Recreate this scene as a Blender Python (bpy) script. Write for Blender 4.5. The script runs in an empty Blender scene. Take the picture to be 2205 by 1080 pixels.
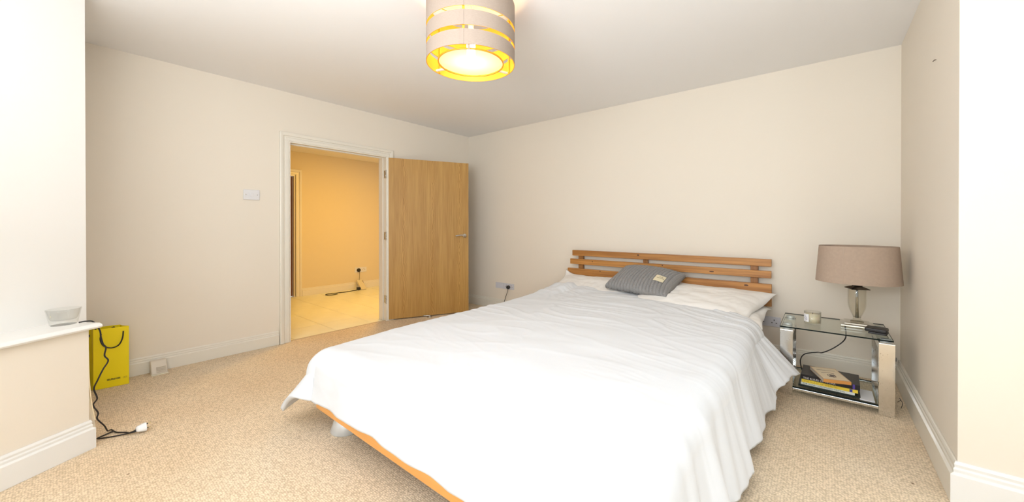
import bpy, bmesh, math, random
from mathutils import Vector, Matrix, noise
random.seed(7)
C = bpy.context.scene.collection
sc = bpy.context.scene
PI = math.pi
R = math.radians

# ------------------------------------------------------------------ camera, world, lights, exposure
cam_data = bpy.data.cameras.new('camera'); cam = bpy.data.objects.new('camera', cam_data); C.objects.link(cam)
cam.location = (4.1026, -3.8211, 1.1467)
cam.rotation_euler = (PI/2 - 0.0042, 0, 0.6759)
cam_data.sensor_width = 36; cam_data.sensor_fit = 'HORIZONTAL'
cam_data.lens = 805.8/2205*36
cam_data.shift_x = -24.47/2205; cam_data.shift_y = -51.77/2205
cam_data.clip_start = 0.02
sc.camera = cam
sc.view_settings.view_transform = 'Standard'
sc.view_settings.look = 'None'
sc.view_settings.gamma = 1
sc.view_settings.use_curve_mapping = False
sc.view_settings.exposure = 0.33

w = bpy.data.worlds.new('world'); sc.world = w; w.use_nodes = True
bg = w.node_tree.nodes['Background']
bg.inputs[0].default_value = (0.86, 0.93, 1.0, 1); bg.inputs[1].default_value = 1.5

def area_light(name, loc, direction, sx, sy, power, color):
    d = bpy.data.lights.new(name, 'AREA'); d.shape = 'RECTANGLE'; d.size = sx; d.size_y = sy
    d.energy = power; d.color = color
    o = bpy.data.objects.new(name, d); C.objects.link(o); o.location = loc
    o.rotation_euler = Vector(direction).to_track_quat('-Z', 'Y').to_euler()
    return o
# daylight entering by the three windows of the bay and the side window
DAY = (0.82, 0.93, 1.0)
area_light('daylight_bay', (3.75, -5.32, 1.45), (0, 1, 0.12), 2.3, 1.5, 26, DAY)
area_light('daylight_bay_right', (6.02, -4.75, 1.45), (-0.85, 0.53, 0.1), 1.0, 1.5, 12, DAY)
area_light('daylight_side', (6.75, -2.6, 1.45), (-1, 0, 0.1), 1.6, 1.5, 8, DAY)
# added fill light, aimed up at the ceiling to even out the room
area_light('ceiling_fill', (3.4, -4.30, 1.50), (-.12, .50, 1), 1.2, 1.0, 50, (.93, .96, 1))
# warm lamp in the hallway
hl = bpy.data.lights.new('hall_lamp', 'AREA'); hl.shape = 'DISK'; hl.size = 0.35
hl.energy = 25; hl.color = (1.0, 0.56, 0.05)
ho = bpy.data.objects.new('hall_lamp', hl); C.objects.link(ho); ho.location = (-.85, -.85, 2.25)
ho.rotation_euler = Vector((-.08, -.12, -1)).to_track_quat('-Z', 'Y').to_euler()

# ------------------------------------------------------------------ helpers
def obj(name, bm, mats, parent=None, smooth=False, bevel=0, subd=0):
    me = bpy.data.meshes.new(name); 
    bmesh.ops.recalc_face_normals(bm, faces=bm.faces)
    bm.to_mesh(me); bm.free()
    for m in (mats if isinstance(mats, (list, tuple)) else [mats]): me.materials.append(m)
    if smooth:
        for p in me.polygons: p.use_smooth = True
    o = bpy.data.objects.new(name, me); C.objects.link(o)
    if parent: o.parent = parent
    if bevel:
        b = o.modifiers.new('bevel', 'BEVEL'); b.width = bevel; b.segments = 3; b.limit_method = 'ANGLE'; b.angle_limit = R(35)
    if subd:
        s = o.modifiers.new('sub', 'SUBSURF'); s.levels = subd; s.render_levels = subd
    return o
def empty(name, loc=(0, 0, 0), rotz=0):
    o = bpy.data.objects.new(name, None); C.objects.link(o); o.location = loc; o.rotation_euler = (0, 0, rotz); o.empty_display_size = .05
    return o
def tag(o, label, cat, group=None):
    o['label'] = label; o['category'] = cat
    if group: o['group'] = group
    return o
def struct(o): o['kind'] = 'structure'; return o
def box(bm, x0, x1, y0, y1, z0, z1, M=None, mi=0):
    vs = [bm.verts.new((x, y, z)) for x in (x0, x1) for y in (y0, y1) for z in (z0, z1)]
    if M is not None:
        for v in vs: v.co = M @ v.co
    for f in ((0, 1, 3, 2), (4, 6, 7, 5), (0, 4, 5, 1), (2, 3, 7, 6), (0, 2, 6, 4), (1, 5, 7, 3)):
        bm.faces.new([vs[i] for i in f]).material_index = mi
    return vs
def bx(*a, M=None):
    bm = bmesh.new(); box(bm, *a, M=M); return bm
def prism(bm, pts, z0, z1, mi=0):
    a = [bm.verts.new((x, y, z0)) for x, y in pts]; b = [bm.verts.new((x, y, z1)) for x, y in pts]; n = len(pts)
    bm.faces.new(a).material_index = mi; bm.faces.new(b).material_index = mi
    for i in range(n): bm.faces.new((a[i], a[(i+1) % n], b[(i+1) % n], b[i])).material_index = mi
def lathe(bm, prof, seg=32, M=None, closed=False, mi=0):
    rings = []
    for r, z in prof:
        if r < 1e-6: rings.append([bm.verts.new((0, 0, z))])
        else: rings.append([bm.verts.new((r*math.cos(2*PI*i/seg), r*math.sin(2*PI*i/seg), z)) for i in range(seg)])
    if closed: rings.append(rings[0])
    for a, b in zip(rings, rings[1:]):
        for i in range(seg):
            j = (i+1) % seg
            if len(a) == 1 and len(b) == 1: continue
            if len(a) == 1: f = bm.faces.new((a[0], b[j], b[i]))
            elif len(b) == 1: f = bm.faces.new((a[i], a[j], b[0]))
            else: f = bm.faces.new((a[i], a[j], b[j], b[i]))
            f.material_index = mi; f.smooth = True
    if M is not None:
        done = set()
        for rg in rings:
            for v in rg:
                if v not in done: v.co = M @ v.co; done.add(v)
def catmull(pts, n=8):
    P = [Vector(p) for p in pts]; P = [P[0]*2-P[1]] + P + [P[-1]*2-P[-2]]; out = []
    for i in range(1, len(P)-2):
        for k in range(n):
            t = k/n; a, b, c, d = P[i-1:i+3]
            out.append(0.5*((2*b)+(c-a)*t+(2*a-5*b+4*c-d)*t*t+(3*b-a-3*c+d)*t**3))
    out.append(P[-2]); return out
def tube(bm, pts, r, seg=8, cap=True):
    pts = [Vector(p) for p in pts]; rings = []; up = None
    for i, p in enumerate(pts):
        t = (pts[min(i+1, len(pts)-1)]-pts[max(i-1, 0)]).normalized()
        if up is None: up = t.orthogonal().normalized()
        up = (up - t*up.dot(t)).normalized(); s = t.cross(up)
        rr = r[i] if isinstance(r, (list, tuple)) else r
        rings.append([bm.verts.new(p+(up*math.cos(2*PI*k/seg)+s*math.sin(2*PI*k/seg))*rr) for k in range(seg)])
    for a, b in zip(rings, rings[1:]):
        for k in range(seg): bm.faces.new((a[k], a[(k+1) % seg], b[(k+1) % seg], b[k])).smooth = True
    if cap: bm.faces.new(rings[0]); bm.faces.new(rings[-1])
def sweep_profile(bm, prof, A, B, n, mA=0, mB=0):
    """profile (out, z) swept from A to B (2-D points); n = outward 2-D normal; mA/mB mitre lengths per unit out."""
    A = Vector(A); B = Vector(B); n = Vector(n).normalized(); t = (B-A).normalized()
    ra = [bm.verts.new((*(A+n*o - t*o*mA), z)) for o, z in prof]; rb = [bm.verts.new((*(B+n*o+t*o*mB), z)) for o, z in prof]
    k = len(prof)
    for i in range(k):
        j = (i+1) % k; bm.faces.new((ra[i], ra[j], rb[j], rb[i]))
    bm.faces.new(ra); bm.faces.new(rb)
def text_obj(name, s, size, mat, M, parent, ext=0.0004, align='LEFT', sx=1.0, bold=0):
    cu = bpy.data.curves.new(name, 'FONT'); cu.body = s; cu.size = size; cu.extrude = ext; cu.align_x = align; cu.offset = bold
    o = bpy.data.objects.new(name, cu); C.objects.link(o)
    dg = bpy.context.evaluated_depsgraph_get(); me = bpy.data.meshes.new_from_object(o.evaluated_get(dg))
    bpy.data.objects.remove(o)
    me.materials.clear(); me.materials.append(mat)
    me.transform(M @ Matrix.Diagonal((sx, 1, 1, 1)))
    m = bpy.data.objects.new(name, me); C.objects.link(m); m.parent = parent
    return m

# ------------------------------------------------------------------ materials
def mat(name, color, rough=0.5, metal=0.0, spec=None, noise_amt=0.0, noise_scale=5.0, bump=0.0, bump_scale=200.0, **kw):
    m = bpy.data.materials.new(name); m.use_nodes = True; nt = m.node_tree; b = nt.nodes['Principled BSDF']
    b.inputs['Base Color'].default_value = (*color, 1); b.inputs['Roughness'].default_value = rough; b.inputs['Metallic'].default_value = metal
    if spec is not None: b.inputs['Specular IOR Level'].default_value = spec
    for k, v in kw.items(): b.inputs[k].default_value = v
    tc = nt.nodes.new('ShaderNodeTexCoord')
    if noise_amt:
        n = nt.nodes.new('ShaderNodeTexNoise'); n.inputs['Scale'].default_value = noise_scale; n.inputs['Detail'].default_value = 5
        nt.links.new(tc.outputs['Object'], n.inputs['Vector'])
        mx = nt.nodes.new('ShaderNodeMix'); mx.data_type = 'RGBA'
        mx.inputs[6].default_value = (*[c*(1-noise_amt) for c in color], 1); mx.inputs[7].default_value = (*[min(1, c*(1+noise_amt)) for c in color], 1)
        nt.links.new(n.outputs[0], mx.inputs[0]); nt.links.new(mx.outputs[2], b.inputs['Base Color'])
    if bump:
        n = nt.nodes.new('ShaderNodeTexNoise'); n.inputs['Scale'].default_value = bump_scale; n.inputs['Detail'].default_value = 3
        nt.links.new(tc.outputs['Object'], n.inputs['Vector'])
        bp = nt.nodes.new('ShaderNodeBump'); bp.inputs['Strength'].default_value = bump; bp.inputs['Distance'].default_value = 0.002
        nt.links.new(n.outputs[0], bp.inputs['Height']); nt.links.new(bp.outputs[0], b.inputs['Normal'])
    return m
def wood(name, c1, c2, axis, scale=1.0, rough=0.45, knots=False, cathedral=False):
    m = bpy.data.materials.new(name); m.use_nodes = True; nt = m.node_tree; b = nt.nodes['Principled BSDF']; N = nt.nodes.new; L = nt.links.new
    tc = N('ShaderNodeTexCoord'); mp = N('ShaderNodeMapping'); s = [30*scale]*3; s[axis] = 1.1*scale; mp.inputs['Scale'].default_value = s
    L(tc.outputs['Object'], mp.inputs['Vector'])
    n1 = N('ShaderNodeTexNoise'); n1.inputs['Scale'].default_value = 1.6; n1.inputs['Detail'].default_value = 6; n1.inputs['Distortion'].default_value = .4
    L(mp.outputs[0], n1.inputs['Vector'])
    mp2 = N('ShaderNodeMapping'); s2 = [8*scale]*3; s2[axis] = .5*scale; mp2.inputs['Scale'].default_value = s2; L(tc.outputs['Object'], mp2.inputs['Vector'])
    n2 = N('ShaderNodeTexNoise'); n2.inputs['Scale'].default_value = 1; n2.inputs['Detail'].default_value = 2; L(mp2.outputs[0], n2.inputs['Vector'])
    ad = N('ShaderNodeMath'); ad.operation = 'MULTIPLY_ADD'; ad.inputs[1].default_value = .6; L(n1.outputs[0], ad.inputs[0])
    m2 = N('ShaderNodeMath'); m2.operation = 'MULTIPLY'; m2.inputs[1].default_value = .4; L(n2.outputs[0], m2.inputs[0]); L(m2.outputs[0], ad.inputs[2])
    src = ad.outputs[0]
    cr = N('ShaderNodeValToRGB'); cr.color_ramp.elements[0].position = .38; cr.color_ramp.elements[1].position = .62
    cr.color_ramp.elements[0].color = (*c1, 1); cr.color_ramp.elements[1].color = (*c2, 1); L(src, cr.inputs[0])
    col = cr.outputs[0]
    if knots:
        v = N('ShaderNodeTexVoronoi'); mk = N('ShaderNodeMapping'); sk = [2.2]*3; sk[axis] = 3.0; sk[1] = .5; mk.inputs['Scale'].default_value = sk
        mk.inputs['Location'].default_value = (0.37, .2, .21)
        L(tc.outputs['Object'], mk.inputs['Vector']); L(mk.outputs[0], v.inputs['Vector']); v.inputs['Scale'].default_value = 1
        rk = N('ShaderNodeValToRGB'); rk.color_ramp.elements[0].position = .025; rk.color_ramp.elements[0].color = (.10, .03, .01, 1)
        rk.color_ramp.elements[1].position = .07; rk.color_ramp.elements[1].color = (1, 1, 1, 1); L(v.outputs['Distance'], rk.inputs[0])
        mx = N('ShaderNodeMix'); mx.data_type = 'RGBA'; mx.blend_type = 'MULTIPLY'; mx.inputs[0].default_value = 1
        L(col, mx.inputs[6]); L(rk.outputs[0], mx.inputs[7]); col = mx.outputs[2]
    if cathedral:
        # three crown-cut leaves of veneer: elongated rings along the height
        sep = N('ShaderNodeSeparateXYZ'); L(tc.outputs['Object'], sep.inputs[0])
        # distance to nearest of three axes via ping-pong
        pp = N('ShaderNodeMath'); pp.operation = 'PINGPONG'; pp.inputs[1].default_value = .175
        of = N('ShaderNodeMath'); of.operation = 'ADD'; of.inputs[1].default_value = -.20+.35*2; L(sep.outputs[0], of.inputs[0]); L(of.outputs[0], pp.inputs[0])
        nz = N('ShaderNodeTexNoise'); nz.inputs['Scale'].default_value = 1; nz.inputs['Detail'].default_value = 3; mz = N('ShaderNodeMapping'); mz.inputs['Scale'].default_value = (3, 3, 2.6)
        L(tc.outputs['Object'], mz.inputs['Vector']); L(mz.outputs[0], nz.inputs['Vector'])
        z1 = N('ShaderNodeMath'); z1.operation = 'MULTIPLY'; z1.inputs[1].default_value = 9.0; L(nz.outputs[0], z1.inputs[0])
        p2 = N('ShaderNodeMath'); p2.operation = 'MULTIPLY'; p2.inputs[1].default_value = 55; L(pp.outputs[0], p2.inputs[0])
        su = N('ShaderNodeMath'); su.operation = 'ADD'; L(z1.outputs[0], su.inputs[0]); L(p2.outputs[0], su.inputs[1])
        fr = N('ShaderNodeMath'); fr.operation = 'FRACT'; L(su.outputs[0], fr.inputs[0])
        ma = N('ShaderNodeMapRange'); ma.inputs[1].default_value = .005; ma.inputs[2].default_value = .05; ma.inputs[3].default_value = 1; ma.inputs[4].default_value = 0
        L(pp.outputs[0], ma.inputs[0])
        rr = N('ShaderNodeValToRGB'); rr.color_ramp.elements[0].color = (.78, .72, .62, 1); rr.color_ramp.elements[1].color = (1.22, 1.25, 1.28, 1); L(fr.outputs[0], rr.inputs[0])
        mx = N('ShaderNodeMix'); mx.data_type = 'RGBA'; mx.blend_type = 'MULTIPLY'; L(ma.outputs[0], mx.inputs[0]); L(col, mx.inputs[6]); L(rr.outputs[0], mx.inputs[7]); col = mx.outputs[2]
    L(col, b.inputs['Base Color']); b.inputs['Roughness'].default_value = rough
    bp = N('ShaderNodeBump'); bp.inputs['Strength'].default_value = .15; bp.inputs['Distance'].default_value = .002; L(src, bp.inputs['Height']); L(bp.outputs[0], b.inputs['Normal'])
    return m
def thin_glass(name, tint=(1, 1, 1), refl=0.12):
    m = bpy.data.materials.new(name); m.use_nodes = True; nt = m.node_tree; nt.nodes.remove(nt.nodes['Principled BSDF'])
    N = nt.nodes.new; L = nt.links.new
    t = N('ShaderNodeBsdfTransparent'); t.inputs[0].default_value = (*tint, 1); g = N('ShaderNodeBsdfGlossy'); g.inputs['Roughness'].default_value = .02
    lw = N('ShaderNodeLayerWeight'); lw.inputs['Blend'].default_value = .5
    pw = N('ShaderNodeMath'); pw.operation = 'POWER'; pw.inputs[1].default_value = 3.2; L(lw.outputs['Facing'], pw.inputs[0])
    ad = N('ShaderNodeMath'); ad.operation = 'MULTIPLY_ADD'; ad.inputs[1].default_value = refl*4; ad.inputs[2].default_value = .03; L(pw.outputs[0], ad.inputs[0])
    mi = N('ShaderNodeMixShader'); L(ad.outputs[0], mi.inputs[0]); L(t.outputs[0], mi.inputs[1]); L(g.outputs[0], mi.inputs[2])
    L(mi.outputs[0], nt.nodes['Material Output'].inputs[0]); return m

M_wall = mat('cream_wall_paint', (0.84, 0.765, 0.655), .75, noise_amt=.012, noise_scale=2, bump=.12, bump_scale=60)
M_reveal = mat('white_window_reveal_paint', (0.84, 0.82, 0.78), .6, noise_amt=.01, noise_scale=2, bump=.08, bump_scale=60)
M_ceil = mat('ceiling_paint', (0.90, 0.885, 0.87), .8, noise_amt=.01, noise_scale=1.5, bump=.05, bump_scale=80)
M_hallwall = mat('hall_yellow_cream_paint', (0.77, 0.66, 0.45), .75, bump=.1, bump_scale=60)
M_trim = mat('cream_gloss_paint', (0.82, 0.775, 0.68), .35)
M_trimw = mat('white_gloss_paint', (0.84, 0.83, 0.80), .35)
M_white_plastic = mat('white_plastic', (0.78, 0.77, 0.78), .3)
M_grey_plastic = mat('grey_white_plastic', (0.66, 0.66, 0.70), .35)
M_black = mat('black_rubber', (0.012, 0.012, 0.013), .45)
M_dark = mat('dark_hole', (0.02, 0.018, 0.02), .6)
M_brass = mat('brass_pin', (0.55, 0.42, 0.22), .3, 1.0)
M_steel = mat('brushed_steel', (0.62, 0.62, 0.60), .25, 1.0)
M_silver = mat('satin_silver', (0.74, 0.79, 0.84), .32, .55)
M_linen = mat('white_cotton', (0.765, 0.785, 0.815), .85, bump=.1, bump_scale=300, **{'Sheen Weight': .1})
M_pillow = mat('ivory_cotton', (0.87, 0.84, 0.80), .85, bump=.1, bump_scale=300)
M_mattress = mat('mattress_ticking', (0.80, 0.78, 0.75), .8)
M_pine = wood('pine_wood', (.30, .115, .025), (.56, .26, .065), 0, 1.0, .42, knots=True)
M_pinev = wood('pine_post_wood', (.30, .12, .03), (.46, .21, .06), 2, 1.0, .45)
M_rail = wood('orange_pine', (.80, .34, .07), (.95, .46, .13), 0, .8, .4)
M_oak = wood('oak_veneer', (.44, .235, .06), (.56, .325, .095), 2, 1.6, .42, cathedral=True)
M_darkdoor = wood('brown_door_wood', (.20, .08, .03), (.30, .13, .05), 2, 1, .4)

# carpet -------------------------------------------------
def carpet_mat():
    m = bpy.data.materials.new('beige_loop_carpet'); m.use_nodes = True; nt = m.node_tree; b = nt.nodes['Principled BSDF']; N = nt.nodes.new; L = nt.links.new
    tc = N('ShaderNodeTexCoord')
    mp = N('ShaderNodeMapping'); mp.inputs['Rotation'].default_value = (0, 0, .0); mp.inputs['Scale'].default_value = (1, 1.25, 1); L(tc.outputs['Object'], mp.inputs['Vector'])
    v = N('ShaderNodeTexVoronoi'); v.inputs['Scale'].default_value = 95; v.inputs['Randomness'].default_value = .55; L(mp.outputs[0], v.inputs['Vector'])
    n = N('ShaderNodeTexNoise'); n.inputs['Scale'].default_value = 1.3; n.inputs['Detail'].default_value = 5; L(tc.outputs['Object'], n.inputs['Vector'])
    cr = N('ShaderNodeValToRGB'); cr.color_ramp.elements[0].position = .3; cr.color_ramp.elements[1].position = .7
    cr.color_ramp.elements[0].color = (.80, .63, .44, 1); cr.color_ramp.elements[1].color = (.86, .73, .56, 1); L(n.outputs[0], cr.inputs[0])
    # pile variation and dark between loops
    r2 = N('ShaderNodeValToRGB'); r2.color_ramp.elements[0].position = .25; r2.color_ramp.elements[0].color = (1.08, 1.08, 1.08, 1)
    r2.color_ramp.elements[1].position = .75; r2.color_ramp.elements[1].color = (.72, .69, .64, 1); L(v.outputs['Distance'], r2.inputs[0])
    mx = N('ShaderNodeMix'); mx.data_type = 'RGBA'; mx.blend_type = 'MULTIPLY'; mx.inputs[0].default_value = 1; L(cr.outputs[0], mx.inputs[6]); L(r2.outputs[0], mx.inputs[7])
    n3 = N('ShaderNodeTexNoise'); n3.inputs['Scale'].default_value = 40; n3.inputs['Detail'].default_value = 3; L(tc.outputs['Object'], n3.inputs['Vector'])
    r3 = N('ShaderNodeValToRGB'); r3.color_ramp.elements[0].position = .3; r3.color_ramp.elements[0].color = (.90, .89, .87, 1); r3.color_ramp.elements[1].position = .55; r3.color_ramp.elements[1].color = (1, 1, 1, 1); L(n3.outputs[0], r3.inputs[0])
    mx2 = N('ShaderNodeMix'); mx2.data_type = 'RGBA'; mx2.blend_type = 'MULTIPLY'; mx2.inputs[0].default_value = 1; L(mx.outputs[2], mx2.inputs[6]); L(r3.outputs[0], mx2.inputs[7])
    # sparse flecks of dirt
    v2 = N('ShaderNodeTexVoronoi'); v2.inputs['Scale'].default_value = 4; L(tc.outputs['Object'], v2.inputs['Vector'])
    r4 = N('ShaderNodeValToRGB'); r4.color_ramp.elements[0].position = .02; r4.color_ramp.elements[0].color = (.35, .3, .25, 1); r4.color_ramp.elements[1].position = .035; r4.color_ramp.elements[1].color = (1, 1, 1, 1); L(v2.outputs['Distance'], r4.inputs[0])
    mx3 = N('ShaderNodeMix'); mx3.data_type = 'RGBA'; mx3.blend_type = 'MULTIPLY'; mx3.inputs[0].default_value = 1; L(mx2.outputs[2], mx3.inputs[6]); L(r4.outputs[0], mx3.inputs[7])
    L(mx3.outputs[2], b.inputs['Base Color']); b.inputs['Roughness'].default_value = .95; b.inputs['Specular IOR Level'].default_value = .15
    inv = N('ShaderNodeMath'); inv.operation = 'SUBTRACT'; inv.inputs[0].default_value = 1; L(v.outputs['Distance'], inv.inputs[1])
    bp = N('ShaderNodeBump'); bp.inputs['Strength'].default_value = .45; bp.inputs['Distance'].default_value = .004; L(inv.outputs[0], bp.inputs['Height']); L(bp.outputs[0], b.inputs['Normal'])
    return m
M_carpet = carpet_mat()
M_tile = mat('hall_stone_tile', (.90, .90, .76), .3, noise_amt=.12, noise_scale=4)
M_grout = mat('hall_grout', (.42, .36, .27), .8)

# ------------------------------------------------------------------ room shell
H = 2.45; W = 4.539
PX, PY = 1.157, -3.72          # corner of the left pier
dx, dy = .528, -.849           # splayed bay wall direction (towards the back of the bay)
nx, ny = .849, .528            # its normal, into the room
def along(t, off=0): return (PX+dx*t+nx*off, PY+dy*t+ny*off)
# floor
bm = bmesh.new(); prism(bm, [(-0.02, .05), (-.02, -3.8), (1.0, -3.8), (1.9, -5.4), (5.3, -5.4), (6.8, -4.2), (6.8, -1.4), (W+.05, -1.4), (W+.05, .05)], -.05, 0)
struct(obj('floor', bm, M_carpet))
bm = bmesh.new(); prism(bm, [(-.02, .1), (-.02, -3.9), (.8, -3.9), (1.6, -5.6), (5.5, -5.6), (7.0, -4.3), (7.0, -1.3), (W+.1, -1.3), (W+.1, .1)], H, H+.1)
struct(obj('ceiling', bm, M_ceil))
# back wall
struct(obj('wall_back', bx(-.02, W+.1, 0, .12, -.05, H), M_wall))
# left wall with door opening
DY0, DY1, DZ = -2.385, -1.345, 1.965    # opening in the room face
T = .14
bm = bmesh.new()
box(bm, -T, 0, -3.9, DY0-.03, -.05, H); box(bm, -T, 0, DY1+.03, 0.0, -.05, H); box(bm, -T, 0, DY0-.03, DY1+.03, DZ+.03, H)
struct(obj('wall_left', bm, M_wall))
# right wall and the face that steps outwards
SY = -1.485
struct(obj('wall_right', bx(W, W+.12, SY, 0, -.05, H), M_wall))
struct(obj('wall_pier_right', bx(W+.0005, 6.9, SY-.001, SY+.10, -.05, H), M_wall))
# left pier: return wall, splayed wall under the sill, reveal above the sill
L = 1.62
bm = bmesh.new(); prism(bm, [(0, PY), (PX, PY), along(L), along(L, -.35), (.6, -3.9), (0, -3.9)], -.05, .61)
struct(obj('wall_front', bm, M_wall))
u0 = (.916, PY)
bm = bmesh.new()
q0 = along(.75, -.2); q1 = along(.75, -.35)
prism(bm, [(0, PY), u0, q0, q1, (.6, -3.9), (0, -3.9)], .61, H)
q2 = along(.75, -.2); q3 = along(L, -.2); q4 = along(L, -.35); 
prism(bm, [q2, q3, q4, q1], 2.15, H)
struct(obj('wall_window_reveal', bm, M_reveal))
# window board (sill) with rounded nose
bm = bmesh.new()
prof = [(-.22, .612), (.018, .612), (.030, .616), (.036, .624), (.030, .634), (.018, .639), (-.22, .639)]
sweep_profile(bm, prof, along(-.035), along(L), (nx, ny))
struct(obj('trim_1', bm, M_trimw, bevel=.002))
# bay centre wall with window
def wall_window(name, P, Q, z0, z1, a, b, th=.15, mat_=M_wall):
    """wall from P to Q (2-D), window between fractions a..b, heights z0..z1"""
    P = Vector(P); Q = Vector(Q); t = Q-P; Ln = t.length; t.normalize(); n = Vector((t.y, -t.x))
    M = Matrix(((t.x, n.x, 0, P.x), (t.y, n.y, 0, P.y), (0, 0, 1, 0), (0, 0, 0, 1)))
    bm = bmesh.new()
    box(bm, 0, Ln*a, 0, th, -.05, H, M); box(bm, Ln*b, Ln, 0, th, -.05, H, M); box(bm, Ln*a, Ln*b, 0, th, -.05, z0, M); box(bm, Ln*a, Ln*b, 0, th, z1, H, M)
    struct(obj(name, bm, mat_))
    return M, Ln*a, Ln*b
wn = [0]
def window(M, a, b, z0, z1, panes):
    wn[0] += 1
    root = struct(empty('window_%d' % wn[0]))
    bm = bmesh.new(); y0, y1 = .06, .11; fw = .05
    box(bm, a, b, y0, y1, z0, z0+fw, M); box(bm, a, b, y0, y1, z1-fw, z1, M)
    for k in range(panes+1):
        x = a+(b-a-fw)*k/panes; box(bm, x, x+fw, y0, y1, z0+fw, z1-fw, M)
    obj('window_frame', bm, M_trimw, root)
    g = thin_pane
    for k in range(panes):
        x = a+(b-a-fw)*k/panes; bm = bmesh.new(); box(bm, x+fw, x+(b-a-fw)/panes, .082, .088, z0+fw, z1-fw, M); obj('pane', bm, g, root)
thin_pane = thin_glass('window_glass', (1, 1, 1), .02)
bl = along(L)
M, a, b = wall_window('wall_bay_back', (5.15, bl[1]), bl, .65, 2.15, .06, .94); window(M, a, b, .65, 2.15, 3)
M, a, b = wall_window('wall_bay_right', (5.98, -3.82), (5.15, bl[1]), .65, 2.15, .1, .9); window(M, a, b, .65, 2.15, 1)
M, a, b = wall_window('wall_far_right', (6.6, SY), (6.6, -3.82), .65, 2.15, .12, .88); window(M, a, b, .65, 2.15, 2)
struct(obj('wall_front_right', bx(5.98, 6.75, -3.95, -3.82, -.05, H), M_wall))
ql = along(.75, -.2)
Pq = along(L, -.2)
# left bay window sits in the opening beyond the reveal
t = Vector((dx, dy)); n = Vector((nx, ny)); P = Vector(along(0, -.35))
Mb = Matrix(((dx, nx, 0, P.x), (dy, ny, 0, P.y), (0, 0, 1, 0), (0, 0, 0, 1)))
window(Mb, .75, L, .64, 2.15, 1)

# baseboards
BH = .130
def bb_prof(h, d=.02): return [(0, 0), (d, 0), (d, h*.70), (d*.55, h*.74), (d*.62, h*.82), (d*.42, h*.86), (d*.5, h*.93), (d*.3, h), (0, h)]
def baseboard(name, A, B, n, h=BH, m=M_trim, mA=0, mB=0, d=.02):
    bm = bmesh.new(); sweep_profile(bm, bb_prof(h, d), A, B, n, mA, mB); return struct(obj(name, bm, m, bevel=.0015))
baseboard('baseboard_back', (0, 0), (W, 0), (0, -1), .135)
bm = bmesh.new(); sweep_profile(bm, bb_prof(BH), (0, PY), (0, -2.485), (1, 0)); sweep_profile(bm, bb_prof(BH), (0, -1.245), (0, 0), (1, 0))
struct(obj('baseboard_left', bm, M_trim, bevel=.0015))
baseboard('baseboard_right', (W, 0), (W, SY), (-1, 0), .17, M_trim, 0, 1, .024)
baseboard('baseboard_pier_right', (W, SY), (6.6, SY), (0, -1), .17, M_trimw, 1, 0, .024)
baseboard('baseboard_front', along(-.0), along(L), (nx, ny), .145, M_trimw, .55, 0, .024)
baseboard('baseboard_return', (0, PY), (PX, PY), (0, 1), .145, M_trim, 0, .5, .022)
# loose beige edging strip flaring away from the end of the pier
bm = bmesh.new(); pts = [(PX-.012, PY+.001, .50), (PX-.008, PY+.003, .36), (PX-.004, PY+.010, .24), (PX+.002, PY+.022, .14)]
prev = None
for p in catmull(pts, 5):
    a_ = [bm.verts.new((p[0]-.012, p[1], p[2])), bm.verts.new((p[0]+.006, p[1], p[2])), bm.verts.new((p[0]+.006, p[1]-.004, p[2])), bm.verts.new((p[0]-.012, p[1]-.004, p[2]))]
    if prev:
        for k in range(4): bm.faces.new((prev[k], prev[(k+1) % 4], a_[(k+1) % 4], a_[k]))
    else: bm.faces.new(a_)
    prev = a_
bm.faces.new(prev)
struct(obj('trim_2', bm, mat('aged_edging', (.72, .58, .36), .5)))

# ------------------------------------------------------------------ doorway: lining, architrave, door leaf
bm = bmesh.new()
J = .03
box(bm, -T-.005, .004, DY0-J, DY0, 0, DZ); box(bm, -T-.005, .004, DY1, DY1+J, 0, DZ); box(bm, -T-.005, .004, DY0-J, DY1+J, DZ, DZ+J)
# stop beads
box(bm, -T+.02, -.055, DY0, DY0+.014, 0, DZ); box(bm, -T+.02, -.055, DY1-.014, DY1, 0, DZ); box(bm, -T+.02, -.055, DY0+.014, DY1-.014, DZ-.014, DZ)
struct(obj('trim_3', bm, M_trim, bevel=.002))
def architrave(name, x, s, y0, y1, z, wd, m):
    """moulded architrave on plane x, protruding s, opening y0..y1 up to z, width wd"""
    bm = bmesh.new(); steps = [(0, .012), (.10, .012), (.16, .018), (.42, .018), (.5, .010), (.60, .012), (.66, .022), (.9, .026), (1, .022)]
    prof = [(f*wd, d) for f, d in steps]
    rows = []
    for o, d in prof+[(wd, 0), (0, 0)]:
        X = x+s*d
        rows.append([bm.verts.new(v) for v in ((X, y0-o, 0), (X, y0-o, z+o), (X, y1+o, z+o), (X, y1+o, 0))])
    k = len(rows)
    for i in range(k):
        j = (i+1) % k
        for q in range(3): bm.faces.new((rows[i][q], rows[i][q+1], rows[j][q+1], rows[j][q]))
    bm.faces.new([r[0] for r in rows]); bm.faces.new([r[3] for r in rows])
    return struct(obj(name, bm, m, bevel=.001))
architrave('trim_4', 0, 1, DY0+.004, DY1-.004, DZ-.004, .095, M_trim)
architrave('trim_5', -T, -1, DY0+.004, DY1-.004, DZ-.004, .09, M_trim)
# threshold strip
struct(obj('trim_6', bx(-.035, -.016, DY0, DY1, -.01, .004), mat('threshold_strip', (.62, .50, .33), .5)))

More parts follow.
